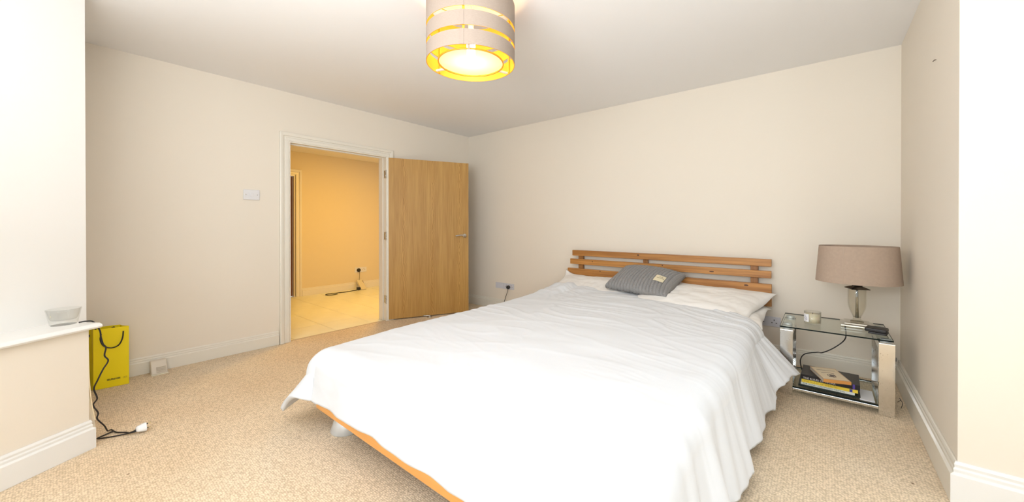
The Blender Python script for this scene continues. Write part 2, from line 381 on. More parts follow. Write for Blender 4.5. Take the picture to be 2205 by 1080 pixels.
leaf = struct(empty('door_1', (.006, -1.345, 0), R(90-25.5)))   # local +x runs from hinge to free edge
LW = 1.025
obj('door_panel', bx(0, LW, .0, .040, .012, 1.962), M_oak, leaf, bevel=.0015)
for z in (.26, 1.02, 1.76):
    bm = bmesh.new()
    for k in range(5):
        z0 = z-.05+k*.02; lathe(bm, [(0, z0), (.0075, z0), (.0075, z0+.018), (0, z0+.018)], 12, Matrix.Translation((-.004, .0 - .004, 0)))
    obj('hinge_knuckle', bm, M_steel, leaf)
    bm = bmesh.new(); box(bm, -.002, .0005, .0, .034, z-.05, z+.05)
    for zz in (-.035, -.012, .012, .035): lathe(bm, [(0, 0), (.004, 0), (.004, .001), (0, .0015)], 8, Matrix.Translation((-.002, .017, z+zz)) @ Matrix.Rotation(-PI/2, 4, 'Y'))
    obj('hinge_plate', bm, M_steel, leaf)
# handle on the face seen from the room
hz = 1.012; hxp = .985
hr = obj('door_handle', (lambda bm: (lathe(bm, [(0, 0), (.026, 0), (.026, .006), (.022, .009), (0, .009)], 24, Matrix.Translation((hxp-.015, 0, hz)) @ Matrix.Rotation(PI/2, 4, 'X')), bm)[1])(bmesh.new()), M_steel, leaf, smooth=True)
bm = bmesh.new(); tube(bm, catmull([(hxp-.015, -.006, hz), (hxp-.015, -.045, hz), (hxp-.03, -.056, hz+.001), (hxp-.07, -.056, hz+.008), (hxp-.12, -.056, hz+.004), (hxp-.150, -.056, hz-.002)], 6), [.010]*18+[.009]*13, 12)
obj('lever', bm, M_steel, hr)
obj('latch_plate', bx(LW-.0005, LW+.0015, .008, .032, hz-.09, hz+.09), M_steel, leaf)
# hinge leaves and strike on the lining
for i, z in enumerate((.26, 1.02, 1.76)):
    bm = bmesh.new(); box(bm, -.040, -.004, DY1-.0022, DY1-.0002, z-.045, z+.045)
    for zz in (-.03, 0, .03): lathe(bm, [(0, 0), (.004, 0), (.004, .001), (0, .0015)], 8, Matrix.Translation((-.02, DY1-.0024, z+zz)) @ Matrix.Rotation(PI/2, 4, 'X'))
    struct(obj('trim_%d' % (7+i), bm, M_steel))
# chrome floor door stop
ds = tag(empty('door_stop', (.53, -.49, 0)), 'small chrome floor door stop at the bottom edge of the open oak door', 'door stop')
ds.location = (.262, -.905, 0)
bm = bmesh.new(); lathe(bm, [(0, 0), (.030, 0), (.030, .004), (.012, .008), (.010, .026), (0, .028)], 20); obj('base', bm, M_steel, ds)
bm = bmesh.new(); tube(bm, catmull([(0, 0, .018), (-.02, -.02, .02), (-.06, -.055, .018)], 5), .006, 8); obj('arm', bm, M_steel, ds)

# ------------------------------------------------------------------ hallway
HX = -2.5; HC = 2.33
struct(obj('wall_hall_far', (lambda bm: (box(bm, HX-.12, HX, -1.43, .6, -.05, HC+.1), box(bm, HX-.12, HX, -3.2, -2.42, -.05, HC+.1), box(bm, HX-.12, HX, -2.42, -1.43, 1.955, HC+.1), bm)[3])(bmesh.new()), M_hallwall))
struct(obj('wall_hall_north', bx(HX, -T, .5, .6, -.05, HC+.1), M_hallwall))
struct(obj('wall_hall_south', bx(HX, -T, -3.3, -3.2, -.05, HC+.1), M_hallwall))
struct(obj('ceiling_hall', bx(HX-.1, -T, -3.3, .6, HC, HC+.1), M_ceil))
fh = struct(obj('floor_hall', bx(HX-.2, -.02, -3.3, .6, -.06, -.006), M_grout))
yl = [-3.17+.42*k for k in range(0, 10)]; xl = [-2.856, -2.256, -1.656, -1.056, -.456, -.036]
tcache = {}
for xa, xb in zip(xl, xl[1:]):
    for ya, yb in zip(yl, yl[1:]):
        key = round(xb-xa, 3); g = .0025
        if key not in tcache:
            wdt = xb-xa
            o = obj('tile', bx(g, wdt-g, g, .42-g, -.006, .0), M_tile, fh, bevel=.0008); tcache[key] = o
        else:
            o = tcache[key].copy(); C.objects.link(o); o.parent = fh
        o.location = (xa, ya, random.uniform(-.0004, .0004))
bm = bmesh.new(); sweep_profile(bm, bb_prof(.125), (HX, -1.335), (HX, .5), (1, 0)); struct(obj('baseboard_hall', bm, M_trim, bevel=.0015))
architrave('trim_10', HX, 1, -2.42, -1.425, 1.955, .085, M_trim)
bm = bmesh.new(); box(bm, HX-.12, HX, -1.445, -1.425, 0, 1.955); box(bm, HX-.12, HX, -2.42, -2.40, 0, 1.955); box(bm, HX-.12, HX, -2.40, -1.445, 1.935, 1.955)
struct(obj('trim_11', bm, M_trim))
d2 = struct(empty('door_2', (HX-.07, -1.45, 0)))
obj('door_panel', bx(-.04, 0, -.95, 0, .01, 1.93), M_darkdoor, d2, bevel=.001)
bm = bmesh.new(); lathe(bm, [(0, 0), (.024, 0), (.024, .007), (0, .008)], 20, Matrix.Translation((0, -.9, 1)) @ Matrix.Rotation(PI/2, 4, 'Y')); tube(bm, [(0, -.9, 1), (.045, -.9, 1), (.05, -.88, 1), (.05, -.8, 1)], .008, 8)
obj('door_handle', bm, M_steel, d2)

# ------------------------------------------------------------------ electrical plates
def socket_plate(name, origin, ux, n, gangs, gw, h, m, label, cat, blank=0, group=None):
    """origin = lower-left corner on the wall, ux = 2-D unit along wall, n = 2-D unit out of the wall"""
    root = empty(name, origin); tag(root, label, cat, group)
    M = Matrix(((ux[0], n[0], 0, 0), (ux[1], n[1], 0, 0), (0, 0, 1, 0), (0, 0, 0, 1)))
    wd = gw*gangs
    obj('faceplate', bx(0, wd, 0, .010, 0, h, M=M), m, root, bevel=.003)
    for g in range(gangs):
        if g < blank: continue
        c = gw*(g+.5); bm = bmesh.new()
        for px_, pz, w_, h_ in ((0, h*.68, .006, .012), (-gw*.17, h*.40, .010, .006), (gw*.17, h*.40, .010, .006)):
            box(bm, c+px_-w_/2, c+px_+w_/2, .0098, .0104, pz-h_/2, pz+h_/2, M)
        obj('pin_holes', bm, M_dark, root)
        bm = bmesh.new(); box(bm, c-gw*.34, c-gw*.16, .0095, .0125, h*.62, h*.86, M); obj('switch', bm, m, root, bevel=.001)
    return root
socket_plate('wall_socket', (.552, 0, .283), (1, 0), (0, -1), 1, .15, .078, M_grey_plastic, 'plain white blanking plate on the back wall beside the double socket near the open door', 'wall plate', blank=1)
socket_plate('wall_socket', (.705, 0, .283), (1, 0), (0, -1), 2, .088, .078, M_grey_plastic, 'white double wall socket with black plug in it, back wall left of the bed', 'wall socket')
socket_plate('wall_socket', (3.64, 0, .285), (1, 0), (0, -1), 2, .092, .083, M_grey_plastic, 'grey white wall socket on the back wall between bed and glass side table', 'wall socket')
socket_plate('wall_socket', (HX, -.455, .295), (0, 1), (1, 0), 2, .11, .09, M_white_plastic, 'double wall socket holding a black plug on the hallway wall', 'wall socket')
# light switch with two screws
ls = tag(empty('light_switch', (0, -2.763, 1.381)), 'white single rocker light switch plate on the wall left of the doorway', 'light switch')
obj('faceplate', bx(0, .010, 0, .125, 0, .092), M_white_plastic, ls, bevel=.003)
obj('rocker', bx(.0095, .0135, .048, .076, .030, .062), M_white_plastic, ls, bevel=.001)
for y in (.018, .106):
    bm = bmesh.new(); lathe(bm, [(0, 0), (.0042, 0), (.0042, .001), (0, .0015)], 12, Matrix.Translation((.0098, y, .046)) @ Matrix.Rotation(PI/2, 4, 'Y')); obj('screw', bm, M_steel, ls)

def plug_on_wall(name, p, n, m, label, cord_pts, r=.0035, rad=.024):
    """round plug pushed in a socket with its flex"""
    root = tag(empty(name, p), label, 'plug'); n3 = Vector((*n, 0)); M = n3.to_track_quat('Z', 'Y').to_matrix().to_4x4()
    bm = bmesh.new(); lathe(bm, [(0, 0), (rad, 0), (rad*1.05, .012), (rad*.9, .030), (rad*.5, .038), (0, .04)], 24, M); obj('plug_body', bm, m, root, smooth=True)
    bm = bmesh.new(); tube(bm, catmull(cord_pts, 8), r, 8); obj('cord', bm, M_black, root)
    return root
plug_on_wall('power_plug', (.795, -.0105, .315), (0, -1), M_black, 'black round power plug with hanging cable in the double socket left of the bed',
             [(0, -.02, -.012), (0, -.025, -.05), (-.012, -.03, -.09), (-.032, -.035, -.15), (-.05, -.04, -.22), (-.02, -.05, -.285), (.15, -.06, -.309), (.5, -.12, -.310)])
# end of another black lead just beyond the duvet edge
bm = bmesh.new(); tube(bm, catmull([(1.05, -.06, .10), (1.08, -.05, .14), (1.13, -.045, .165), (1.19, -.05, .16), (1.25, -.07, .10), (1.3, -.1, .01)], 6), .006, 8)
tag(obj('cable', bm, M_black), 'short loop of black cable showing above the duvet edge against the back wall', 'cable')
plug_on_wall('power_plug', (HX+.0105, -.392, .335), (1, 0), M_black, 'black plug in the hallway wall socket with a thin lead down to the floor',
             [(.03, 0, -.01), (.035, .005, -.06), (.04, -.002, -.14), (.05, -.01, -.21), (.075, .045, -.20), (.085, .055, -.325)], .003, .032)
# small device and looped lead on hallway floor
bm = bmesh.new(); box(bm, -.05, .05, -.035, .035, 0, .012, Matrix.Translation((0, 0, .045)) @ Matrix.Rotation(R(50), 4, 'Y'))
ph = empty('router', (-2.40, -.40, 0)); tag(ph, 'small white box with a black socket leaning on the hallway baseboard under the plug', 'router')
bm.free()
def wedge(bm, pts, y0, y1):
    a = [bm.verts.new((x, y0, z)) for x, z in pts]; b = [bm.verts.new((x, y1, z)) for x, z in pts]; n = len(pts)
    bm.faces.new(a); bm.faces.new(b)
    for i in range(n): bm.faces.new((a[i], a[(i+1) % n], b[(i+1) % n], b[i]))
bm = bmesh.new(); wedge(bm, [(.10, 0), (.12, .012), (-.05, .165), (-.072, .155), (-.07, .13)], -.045, .05); obj('body', bm, mat('ivory_plastic', (.75, .68, .5), .4), ph, bevel=.003)
obj('port', bx(.045, .10, -.10, -.052, .004, .05), M_black, ph, bevel=.003)
bm = bmesh.new(); tube(bm, catmull([(-2.33, -.50, .006), (-2.31, -.60, .006), (-2.29, -.72, .006), (-2.31, -.86, .006), (-2.33, -.98, .006), (-2.30, -1.05, .006), (-2.22, -1.05, .006), (-2.19, -.97, .006), (-2.21, -.90, .006)], 8), .006, 8)
cb = tag(obj('cable', bm, M_black), 'thin dark lead looped on the hallway floor tiles', 'cable')

# ------------------------------------------------------------------ ceiling lamp
def ceiling_lamp():
    root = tag(empty('ceiling_lamp', (2.556, -2.362, 0)), 'round taupe banded drum lampshade with gold lining hanging from the ceiling, lit', 'ceiling lamp')
    Rr = .245
    M_lin = bpy.data.materials.new('taupe_linen_gold_lined'); M_lin.use_nodes = True; nt = M_lin.node_tree; b = nt.nodes['Principled BSDF']
    tc = nt.nodes.new('ShaderNodeTexCoord'); n = nt.nodes.new('ShaderNodeTexNoise'); mp = nt.nodes.new('ShaderNodeMapping'); mp.inputs['Scale'].default_value = (30, 30, 250)
    nt.links.new(tc.outputs['Object'], mp.inputs[0]); nt.links.new(mp.outputs[0], n.inputs['Vector']); n.inputs['Scale'].default_value = 3
    cr = nt.nodes.new('ShaderNodeValToRGB'); cr.color_ramp.elements[0].color = (.31, .24, .19, 1); cr.color_ramp.elements[1].color = (.41, .335, .275, 1); nt.links.new(n.outputs[0], cr.inputs[0]); nt.links.new(cr.outputs[0], b.inputs['Base Color'])
    b.inputs['Roughness'].default_value = .9
    M_gold = mat('gold_lining', (.88, .40, .035), .5, .2, noise_amt=.1, noise_scale=20)
    M_diff = bpy.data.materials.new('cream_diffuser'); M_diff.use_nodes = True; nt = M_diff.node_tree; nt.nodes.remove(nt.nodes['Principled BSDF'])
    tr = nt.nodes.new('ShaderNodeBsdfTranslucent'); tr.inputs[0].default_value = (1, .93, .62, 1); df = nt.nodes.new('ShaderNodeBsdfDiffuse'); df.inputs[0].default_value = (1, .93, .74, 1)
    mi = nt.nodes.new('ShaderNodeMixShader'); mi.inputs[0].default_value = .5
    nt.links.new(tr.outputs[0], mi.inputs[1]); nt.links.new(df.outputs[0], mi.inputs[2])
    tp = nt.nodes.new('ShaderNodeBsdfTransparent'); m2_ = nt.nodes.new('ShaderNodeMixShader'); m2_.inputs[0].default_value = .12
    nt.links.new(mi.outputs[0], m2_.inputs[1]); nt.links.new(tp.outputs[0], m2_.inputs[2]); nt.links.new(m2_.outputs[0], nt.nodes['Material Output'].inputs[0])
    for z0, z1 in ((2.047, 2.124), (2.144, 2.220), (2.240, 2.372)):
        bm = bmesh.new(); lathe(bm, [(Rr, z0), (Rr, z1)], 72, mi=0); lathe(bm, [(Rr-.004, z0), (Rr-.004, z1)], 72, mi=1)
        lathe(bm, [(Rr-.004, z0), (Rr, z0)], 72, mi=1); lathe(bm, [(Rr-.004, z1), (Rr, z1)], 72, mi=0)
        band = obj('shade_band', bm, [M_lin, M_gold], root)
        a = R(-52.5); bm = bmesh.new(); M = Matrix.Rotation(a, 4, 'Z'); box(bm, Rr-.001, Rr+.0015, -.016, .003, z0, z1, M); obj('seam', bm, M_lin, band)
    # uprights joining the bands
    M_up = mat('ivory_strut', (.85, .75, .62), .5)
    for k in range(3):
        a = R(-52.5)+k*2*PI/3; bm = bmesh.new(); box(bm, Rr-.012, Rr-.005, -.006, .006, 2.05, 2.36, Matrix.Rotation(a, 4, 'Z')); obj('strut', bm, M_gold, root)
    ri = .180
    bm = bmesh.new(); lathe(bm, [(0, 2.060), (ri-.002, 2.060)], 64); obj('diffuser', bm, M_diff, root)
    bm = bmesh.new(); lathe(bm, [(ri-.003, 2.052), (ri+.003, 2.052), (ri+.003, 2.058), (ri-.003, 2.058)], 64, closed=True); obj('rim_ring', bm, M_gold, root)
    for k in range(3):
        a = R(-52.5+6)+k*2*PI/3; bm = bmesh.new(); box(bm, ri, Rr-.004, -.006, .006, 2.052, 2.062, Matrix.Rotation(a, 4, 'Z')); obj('spoke', bm, M_up, root)
    # bulb, holder, flex, ceiling rose
    M_bulb = bpy.data.materials.new('lit_bulb'); M_bulb.use_nodes = True; b = M_bulb.node_tree.nodes['Principled BSDF']; b.inputs['Emission Color'].default_value = (1, .86, .55, 1); b.inputs['Emission Strength'].default_value = 25
    bm = bmesh.new(); lathe(bm, [(0, 2.085), (.016, 2.088), (.024, 2.10), (.024, 2.17), (.016, 2.20), (.013, 2.215)], 20); obj('bulb', bm, M_bulb, root)
    bm = bmesh.new(); lathe(bm, [(0, 2.215), (.015, 2.215), (.016, 2.29), (.008, 2.305), (.004, 2.32), (.004, 2.43), (.045, 2.44), (.05, 2.45), (0, 2.45)], 20); obj('lamp_holder', bm, M_white_plastic, root)
    bm = bmesh.new()
    for k in range(3): box(bm, .015, Rr-.006, -.0015, .0015, 2.290, 2.293, Matrix.Rotation(R(20)+k*2*PI/3, 4, 'Z'))
    obj('shade_carrier', bm, M_gold, root)
    l = bpy.data.lights.new('ceiling_bulb', 'POINT'); l.energy = 6; l.color = (1, .80, .46); l.shadow_soft_size = .035
    o = bpy.data.objects.new('ceiling_bulb', l); C.objects.link(o); o.location = (2.556, -2.362, 2.16)
ceiling_lamp()

# ------------------------------------------------------------------ bed
bed = tag(empty('bed', (1.86, -2.90, 0)), 'wide pine bed with three-slat headboard against the back wall under white bedding', 'bed')
def bl_(name, bm, m, parent=bed, **k):
    o = obj(name, bm, m, parent, **k); o.location = Vector((-1.86, 2.90, 0)) if parent is bed else (0, 0, 0); return o
def slat(z0, z1, x0, x1, yc=-.085):
    return bl_('headboard_slat', bx(x0, x1, yc-.014, yc+.014, z0, z1), M_pine, bevel=.003)
# the headboard leans slightly back: each lower slat a little further forward
slat(.800, .862, 1.835, 3.764, -.074)
slat(.704, .764, 1.812, 3.764, -.084)
slat(.470, .656, 1.785, 3.768, -.096)
M_knot = mat('pine_knot', (.085, .03, .012), .5, noise_amt=.3, noise_scale=80)
for kx, ky, kz, rx, rz_ in ((2.618, -.0882, .841, .012, .007), (2.10, -.0982, .743, .006, .006), (2.868, -.0982, .753, .006, .006), (3.31, -.0982, .727, .020, .005), (2.20, -.1102, .652-.008, .006, .006), (2.99, -.1102, .628, .010, .007), (3.585, -.1102, .632, .017, .007)):
    bm = bmesh.new(); lathe(bm, [(0, .0004), (.7, .0003), (1, 0)], 14, Matrix.Translation((kx, ky, kz)) @ Matrix.Rotation(PI/2, 4, 'X') @ Matrix.Diagonal((rx, rz_, 1, 1))); bl_('wood_knot', bm, M_knot)
for x in (1.90, 2.66, 3.61):
    bl_('headboard_post', bx(x, x+.055, -.060, -.022, .06, .84) if x != 2.66 else bx(x, x+.045, -.060, -.022, .3, .84), M_pinev, bevel=.002)
bl_('side_rail', bx(1.895, 1.925, -2.87, -.10, .11, .27), M_rail, bevel=.004)
bl_('side_rail', bx(3.660, 3.690, -2.87, -.10, .11, .27), M_rail, bevel=.004)
bl_('foot_rail', bx(1.86, 3.73, -2.905, -2.872, .112, .235), M_rail, bevel=.006)
for x, y in ((2.01, -2.80), (3.60, -2.80), (2.01, -.3), (3.60, -.3)):
    bm = bmesh.new(); lathe(bm, [(0, 0), (.082, 0), (.085, .006), (.05, .112), (0, .112)], 32, Matrix.Translation((x, y, 0))); bl_('leg', bm, M_silver)
bm = bmesh.new()
for k in range(12): box(bm, 1.925, 3.66, -2.80+k*.23, -2.72+k*.23, .19, .21)
bl_('bed_slats', bm, M_rail)
bm = bmesh.new(); box(bm, 1.905, 3.685, -2.86, -.125, .215, .395); mt = obj('mattress', bm, M_mattress, bevel=.05)
tag(mt, 'thick white mattress hidden beneath the duvet on the pine bed', 'mattress')

# duvet ---------------------------------------------------
def sstep(a, b, x): t = max(0, min(1, (x-a)/(b-a))); return t*t*(3-2*t)
def duvet():
    X0, X1 = 1.93, 3.66; Y0 = -2.83   # rounding starts here
    NI, NJ = 260, 300
    def head_y(x):
        return (-.50 if x < 2.0 else 0) if False else (-.36 - .03*sstep(2.3, 2.9, x) - .24*sstep(2.85, 3.4, x) - .16*sstep(3.5, 3.85, x) - .14*(1-sstep(1.85, 2.1, x)))
    eL, eR, eF = .40, .50, .285
    bm = bmesh.new(); grid = []
    for i in range(NI+1):
        s = i/NI; a = -eL + s*(X1-X0+eL+eR); row = []      # arc coordinate across, 0..X1-X0 flat
        for j in range(NJ+1):
            q = j/NJ
            # across excess
            if a < 0: ex = a
            elif a > X1-X0: ex = a-(X1-X0)
            else: ex = 0
            xb = X0+min(max(a, 0), X1-X0)
            hy = head_y(xb + min(.12, max(ex, 0)))
            bcoord = (hy-Y0)*(1-q) - eF*q if False else (hy-Y0+eF)*(1-q)-eF   # hy-Y0 .. -eF
            y_ = Y0+bcoord
            # left side hem pulled up towards the head, long near the foot corner
            kL = .46+.54*sstep(-1.0, -2.7, y_)
            # right side: long in the middle, shorter near the head and foot
            kR = (.84-.02*sstep(-.92, -1.02, y_)+.18*sstep(-1.05, -1.25, y_)+.025*math.sin(y_*9)+.025*math.sin(y_*17+1))
            if ex < 0: ex *= kL
            if ex > 0: ex *= kR
            ey = bcoord if bcoord < 0 else 0; yb = Y0+max(bcoord, 0)
            wl = .15*math.sin(xb*7+.6)+.10*math.sin(xb*17)
            if ey < 0: ey *= (1+.035*wl)
            e = math.hypot(ex, ey); top = .447
            # general puffiness and wrinkles
            u = (xb-X0)/(X1-X0); hd = sstep(-1.3, -.45, y_)
            top += .045*hd*(.35+.65*sstep(2.2, 1.9, xb)) + .018*math.sin(PI*min(1, max(0, u)))*1.0
            top += .030*math.exp(-((xb-2.0)/.16)**2-((y_+.50)/.20)**2)+.022*math.exp(-((xb-2.26)/.10)**2-((y_+.44)/.14)**2)
            top += -.018*sstep(-2.2, -2.83, y_)
            p = Vector((xb*1.7, y_*9.0 + xb*1.9, .3)); warp = noise.noise(Vector((xb*1.5, y_*1.5, 2)))*1.6
            rn = 1-abs(noise.noise(p+Vector((warp, warp*1.4, 0))))*2.2
            rn2 = 1-abs(noise.noise(Vector((xb*2.2+y_*1.4, y_*5.5-xb*1.6, 7))+Vector((warp, 0, 0))))*2.2; rn3 = 1-abs(noise.noise(Vector((xb*4+1, y_*17+xb*5, 3))+Vector((0, warp*2, 0))))*2.4
            amp = .004+.013*sstep(-2.4, -.8, y_)
            mk = sstep(-.25, .45, noise.noise(Vector((xb*1.3+5, y_*1.6, 11)))); mk2 = sstep(-.1, .5, noise.noise(Vector((xb*1.6+2, y_*2.1, 23))))
            wr = amp*.60*mk*max(0, rn)**3 + (.003+.0055*sstep(-1.7, -.6, y_))*(1-.7*mk)*max(0, rn2)**3 + mk2*(.0010+.0022*sstep(-1.8, -.7, y_))*max(0, rn3)**3 + .005*noise.noise(Vector((xb*4, y_*6, 1)))
            # tumbled gathers at the left head corner
            g = math.exp(-((xb-2.05)/.28)**2-((y_+.62)/.30)**2); wr += g*.020*noise.noise(Vector((xb*11, y_*8, 4)))
            if e < 1e-6:
                P = Vector((xb, yb, top+wr))
            else:
                D = Vector((ex, ey, 0))/e; wx = abs(ex)/e; r = .085+(.065*sstep(-1.9, -2.8, y_)*wx if ex < 0 else 0); L90 = r*PI/2
                if ex < 0 and ey < 0: e = min(e, .52)
                if ex > 0 and ey == 0:
                    fl = R(14+14*sstep(-1.3, -1.05, y_)+13*sstep(-1.06, -.88, y_)); 
                elif ex < 0 and ey == 0: fl = R(14+22*sstep(-2.2, -2.83, y_))
                else: fl = R(9)
                cornL = 1 if (ex < 0 and ey < 0) else 0
                if cornL: fl = R(9+27*wx+52*wx*(1-wx))
                elif ex > 0 and ey < 0: fl = R(9+5*wx)
                if e < L90: ho = r*math.sin(e/r); dr = r*(1-math.cos(e/r))
                else: ho = r+(e-L90)*math.sin(fl); dr = r+(e-L90)*math.cos(fl)
                w_ = min(1, e/.40)
                if ex > 0:
                    ph = y_*13+1.6*math.sin(y_*2.7)+e*1.8
                    ho += (.019*math.sin(ph)+.010*math.sin(ph*1.7+2)+.004*math.sin(ph*3.3))*w_**.8
                elif ex < 0:
                    ho += .012*math.sin(y_*9)*w_*wx
                if ey < 0:
                    ho += (1-wx)*(.006*math.sin(xb*14)+.004*math.sin(xb*31+1))*w_
                z = top-dr
                z = max(z, .045+.006*math.sin(y_*20+xb*9))
                P = Vector((xb, yb, 0))+D*ho; P.z = z+wr*max(0, 1-e/.25)
                P += D*wr*min(1, e/.15)
            row.append(bm.verts.new(P))
        grid.append(row)
    for i in range(NI):
        for j in range(NJ):
            bm.faces.new((grid[i][j], grid[i+1][j], grid[i+1][j+1], grid[i][j+1])).smooth = True
    o = obj('duvet', bm, M_linen, smooth=True)
    s = o.modifiers.new('thick', 'SOLIDIFY'); s.thickness = .026; s.offset = -1
    return tag(o, 'large crumpled white duvet spread over the bed and hanging over its sides', 'duvet')
duvet()

# pillows -------------------------------------------------
def pillow_mesh(hx, hy, th, seed, skew=0, lift=0, n=72, m=44, droop=.0):
    bm = bmesh.new(); top = []; bot = []
    for i in range(n+1):
        u = -1+2*i/n; rt_ = []; rb_ = []
        for j in range(m+1):
            v = -1+2*j/m
            # corners pulled out, sides pinched; skew draws the front right corner in, lift raises the back left tip
            x = u*hx*(1-.035*(1-abs(u)**2)*0-.045*(1-v*v)*abs(u)**3); y = v*hy*(1-.07*(1-u*u)*abs(v)**3)
            x -= skew*max(0, u)**2*(1-v)/2
            core = max(0, 1-abs(u)**3.2)*max(0, 1-abs(v)**2.6)
            h = th*core**.55
            wr = .010*noise.noise(Vector((u*3+seed, v*4, seed)))*core**.3+.006*(1-abs(noise.noise(Vector((u*6+seed, v*6, 9))))*2)*core**.5
            dz = lift*max(0, -u)**7*max(0, v)**2+.015*(1-core)*math.sin(v*5+seed)*abs(u)**6+.012*noise.noise(Vector((u*2.2+seed, v*2, 4)))*(1-core)
            rt_.append(bm.verts.new((x, y, h*.62+wr+dz+.002))); rb_.append(bm.verts.new((x, y, -h*.38+wr*.3+dz-.002)))
        top.append(rt_); bot.append(rb_)
    for i in range(n):
        for j in range(m):
            bm.faces.new((top[i][j], top[i+1][j], top[i+1][j+1], top[i][j+1])).smooth = True
            bm.faces.new((bot[i][j], bot[i][j+1], bot[i+1][j+1], bot[i+1][j])).smooth = True
    for i in range(n):
        bm.faces.new((top[i][0], bot[i][0], bot[i+1][0], top[i+1][0])); bm.faces.new((top[i][m], top[i+1][m], bot[i+1][m], bot[i][m]))
    for j in range(m):
        bm.faces.new((top[0][j], top[0][j+1], bot[0][j+1], bot[0][j])); bm.faces.new((top[n][j], bot[n][j], bot[n][j+1], top[n][j+1]))
    return bm
def pillow(loc, rot, hx, hy, th, seed, label, group=None, **kw):
    o = obj('pillow', pillow_mesh(hx, hy, th, seed, **kw), M_pillow, smooth=True); o.location = loc; o.rotation_euler = rot
    tag(o, label, 'pillow', group); return o
pillow((2.31, -.385, .470), (R(20), R(0), R(0)), .53, .30, .115, 1.3, 'white pillow at the left end of the headboard, partly under the grey cushion', lift=.075)
pillow((3.28, -.42, .440), (R(5), 0, 0), .49, .29, .09, 5.1, 'lower white pillow of the right-hand stack, beneath the top pillow')
pillow((3.28, -.40, .505), (R(13), R(1), R(-2)), .515, .315, .115, 9.7, 'white pillow on top of the right-hand stack, its corner pointing at the lamp', skew=.13)

# knitted cushion ----------------------------------------
def cushion():
    c = [Vector((2.447, -.480, .548)), Vector((3.06, -.575, .528)), Vector((3.11, -.185, .670)), Vector((2.53, -.170, .708))]   # LF RF RB LB
    ex = ((c[1]-c[0])+(c[2]-c[3])).normalized(); ey = ((c[3]-c[0])+(c[2]-c[1])).normalized(); nn = ex.cross(ey).normalized()
    n, m = 340, 90; bm = bmesh.new(); T_, B_ = [], []
    for i in range(n+1):
        u = i/n; ra, rb = [], []
        for j in range(m+1):
            v = j/m
            P = c[0]*(1-u)*(1-v)+c[1]*u*(1-v)+c[2]*u*v+c[3]*(1-u)*v
            U = 2*u-1; V = 2*v-1
            core = max(0, 1-abs(U)**3)*max(0, 1-abs(V)**2.4)
            P = P - ex*(U*.012*(1-V*V)) + ey*(.030*math.sin(PI*u)*(v))    # bowed back edge
            h = .072*core**.5
            ribs = 19; t_ = u*ribs+.35*math.sin(v*3)
            rb_h = .0165*(abs(math.sin(PI*t_))**.55) + .0022*math.sin(v*150+ (1.57 if (t_ % 2) < 1 else 0))*abs(math.sin(PI*t_))
            ra.append(bm.verts.new(P+nn*(h+rb_h+.012))); rb.append(bm.verts.new(P-nn*(h*.12+rb_h*.6+.003)))
        T_.append(ra); B_.append(rb)
    for i in range(n):
        for j in range(m):
            bm.faces.new((T_[i][j], T_[i+1][j], T_[i+1][j+1], T_[i][j+1])).smooth = True
            bm.faces.new((B_[i][j], B_[i][j+1], B_[i+1][j+1], B_[i+1][j])).smooth = True
        bm.faces.new((T_[i][0], B_[i][0], B_[i+1][0], T_[i+1][0])); bm.faces.new((T_[i][m], T_[i+1][m], B_[i+1][m], B_[i][m]))
    for j in range(m):
        bm.faces.new((T_[0][j], T_[0][j+1], B_[0][j+1], B_[0][j])); bm.faces.new((T_[n][j], B_[n][j], B_[n][j+1], T_[n][j+1]))
    root = empty('cushion', (c[0]+c[1]+c[2]+c[3])/4); tag(root, 'grey ribbed knit cushion with a small cream fabric label, leaning on the headboard', 'cushion')
    inv = Matrix.Translation(-root.location)
    M_knit = mat('grey_knit', (.285, .275, .265), .9, noise_amt=.22, noise_scale=120, bump=.5, bump_scale=500)
    o = obj('knit_cover', bm, M_knit, root, smooth=True); o.data.transform(inv)
    # cream label near the front right
    def S(u, v):
        P = c[0]*(1-u)*(1-v)+c[1]*u*(1-v)+c[2]*u*v+c[3]*(1-u)*v; U = 2*u-1; V = 2*v-1
        core = max(0, 1-abs(U)**3)*max(0, 1-abs(V)**2.4)
        return P - ex*(U*.012*(1-V*V)) + ey*(.030*math.sin(PI*u)*v)+nn*(.072*core**.5+.0315)
    bm = bmesh.new(); g = []
    for i in range(11):
        g.append([bm.verts.new(S(.735+.155*i/10, .27+.21*j/6)) for j in range(7)])
    for i in range(10):
        for j in range(6): bm.faces.new((g[i][j], g[i+1][j], g[i+1][j+1], g[i][j+1]))
    o = obj('fabric_label', bm, mat('cream_label', (.74, .66, .46), .8), root); o.data.transform(inv); o['label'] = 'cream fabric label'
    md = o.modifiers.new('t', 'SOLIDIFY'); md.thickness = .002
    a, b, d = S(.755, .36), S(.87, .36), S(.755, .48)
    X = (b-a).normalized(); Y = (d-a); Y = (Y-X*Y.dot(X)).normalized(); Z = X.cross(Y)
    Mx = Matrix((( X.x, Y.x, Z.x, a.x), (X.y, Y.y, Z.y, a.y), (X.z, Y.z, Z.z, a.z), (0, 0, 0, 1)))
    M_ink = mat('label_ink', (.30, .22, .12), .8)
    bm = bmesh.new()     # two illegible woven lines
    for x0_, x1_, y_ in ((.022, .036, .024), (.039, .056, .024), (.006, .030, .006), (.033, .052, .006), (.055, .074, .006)):
        box(bm, x0_, x1_, y_, y_+.004, .0020, .0030, inv @ Mx)
    obj('woven_lines', bm, M_ink, root)
cushion()

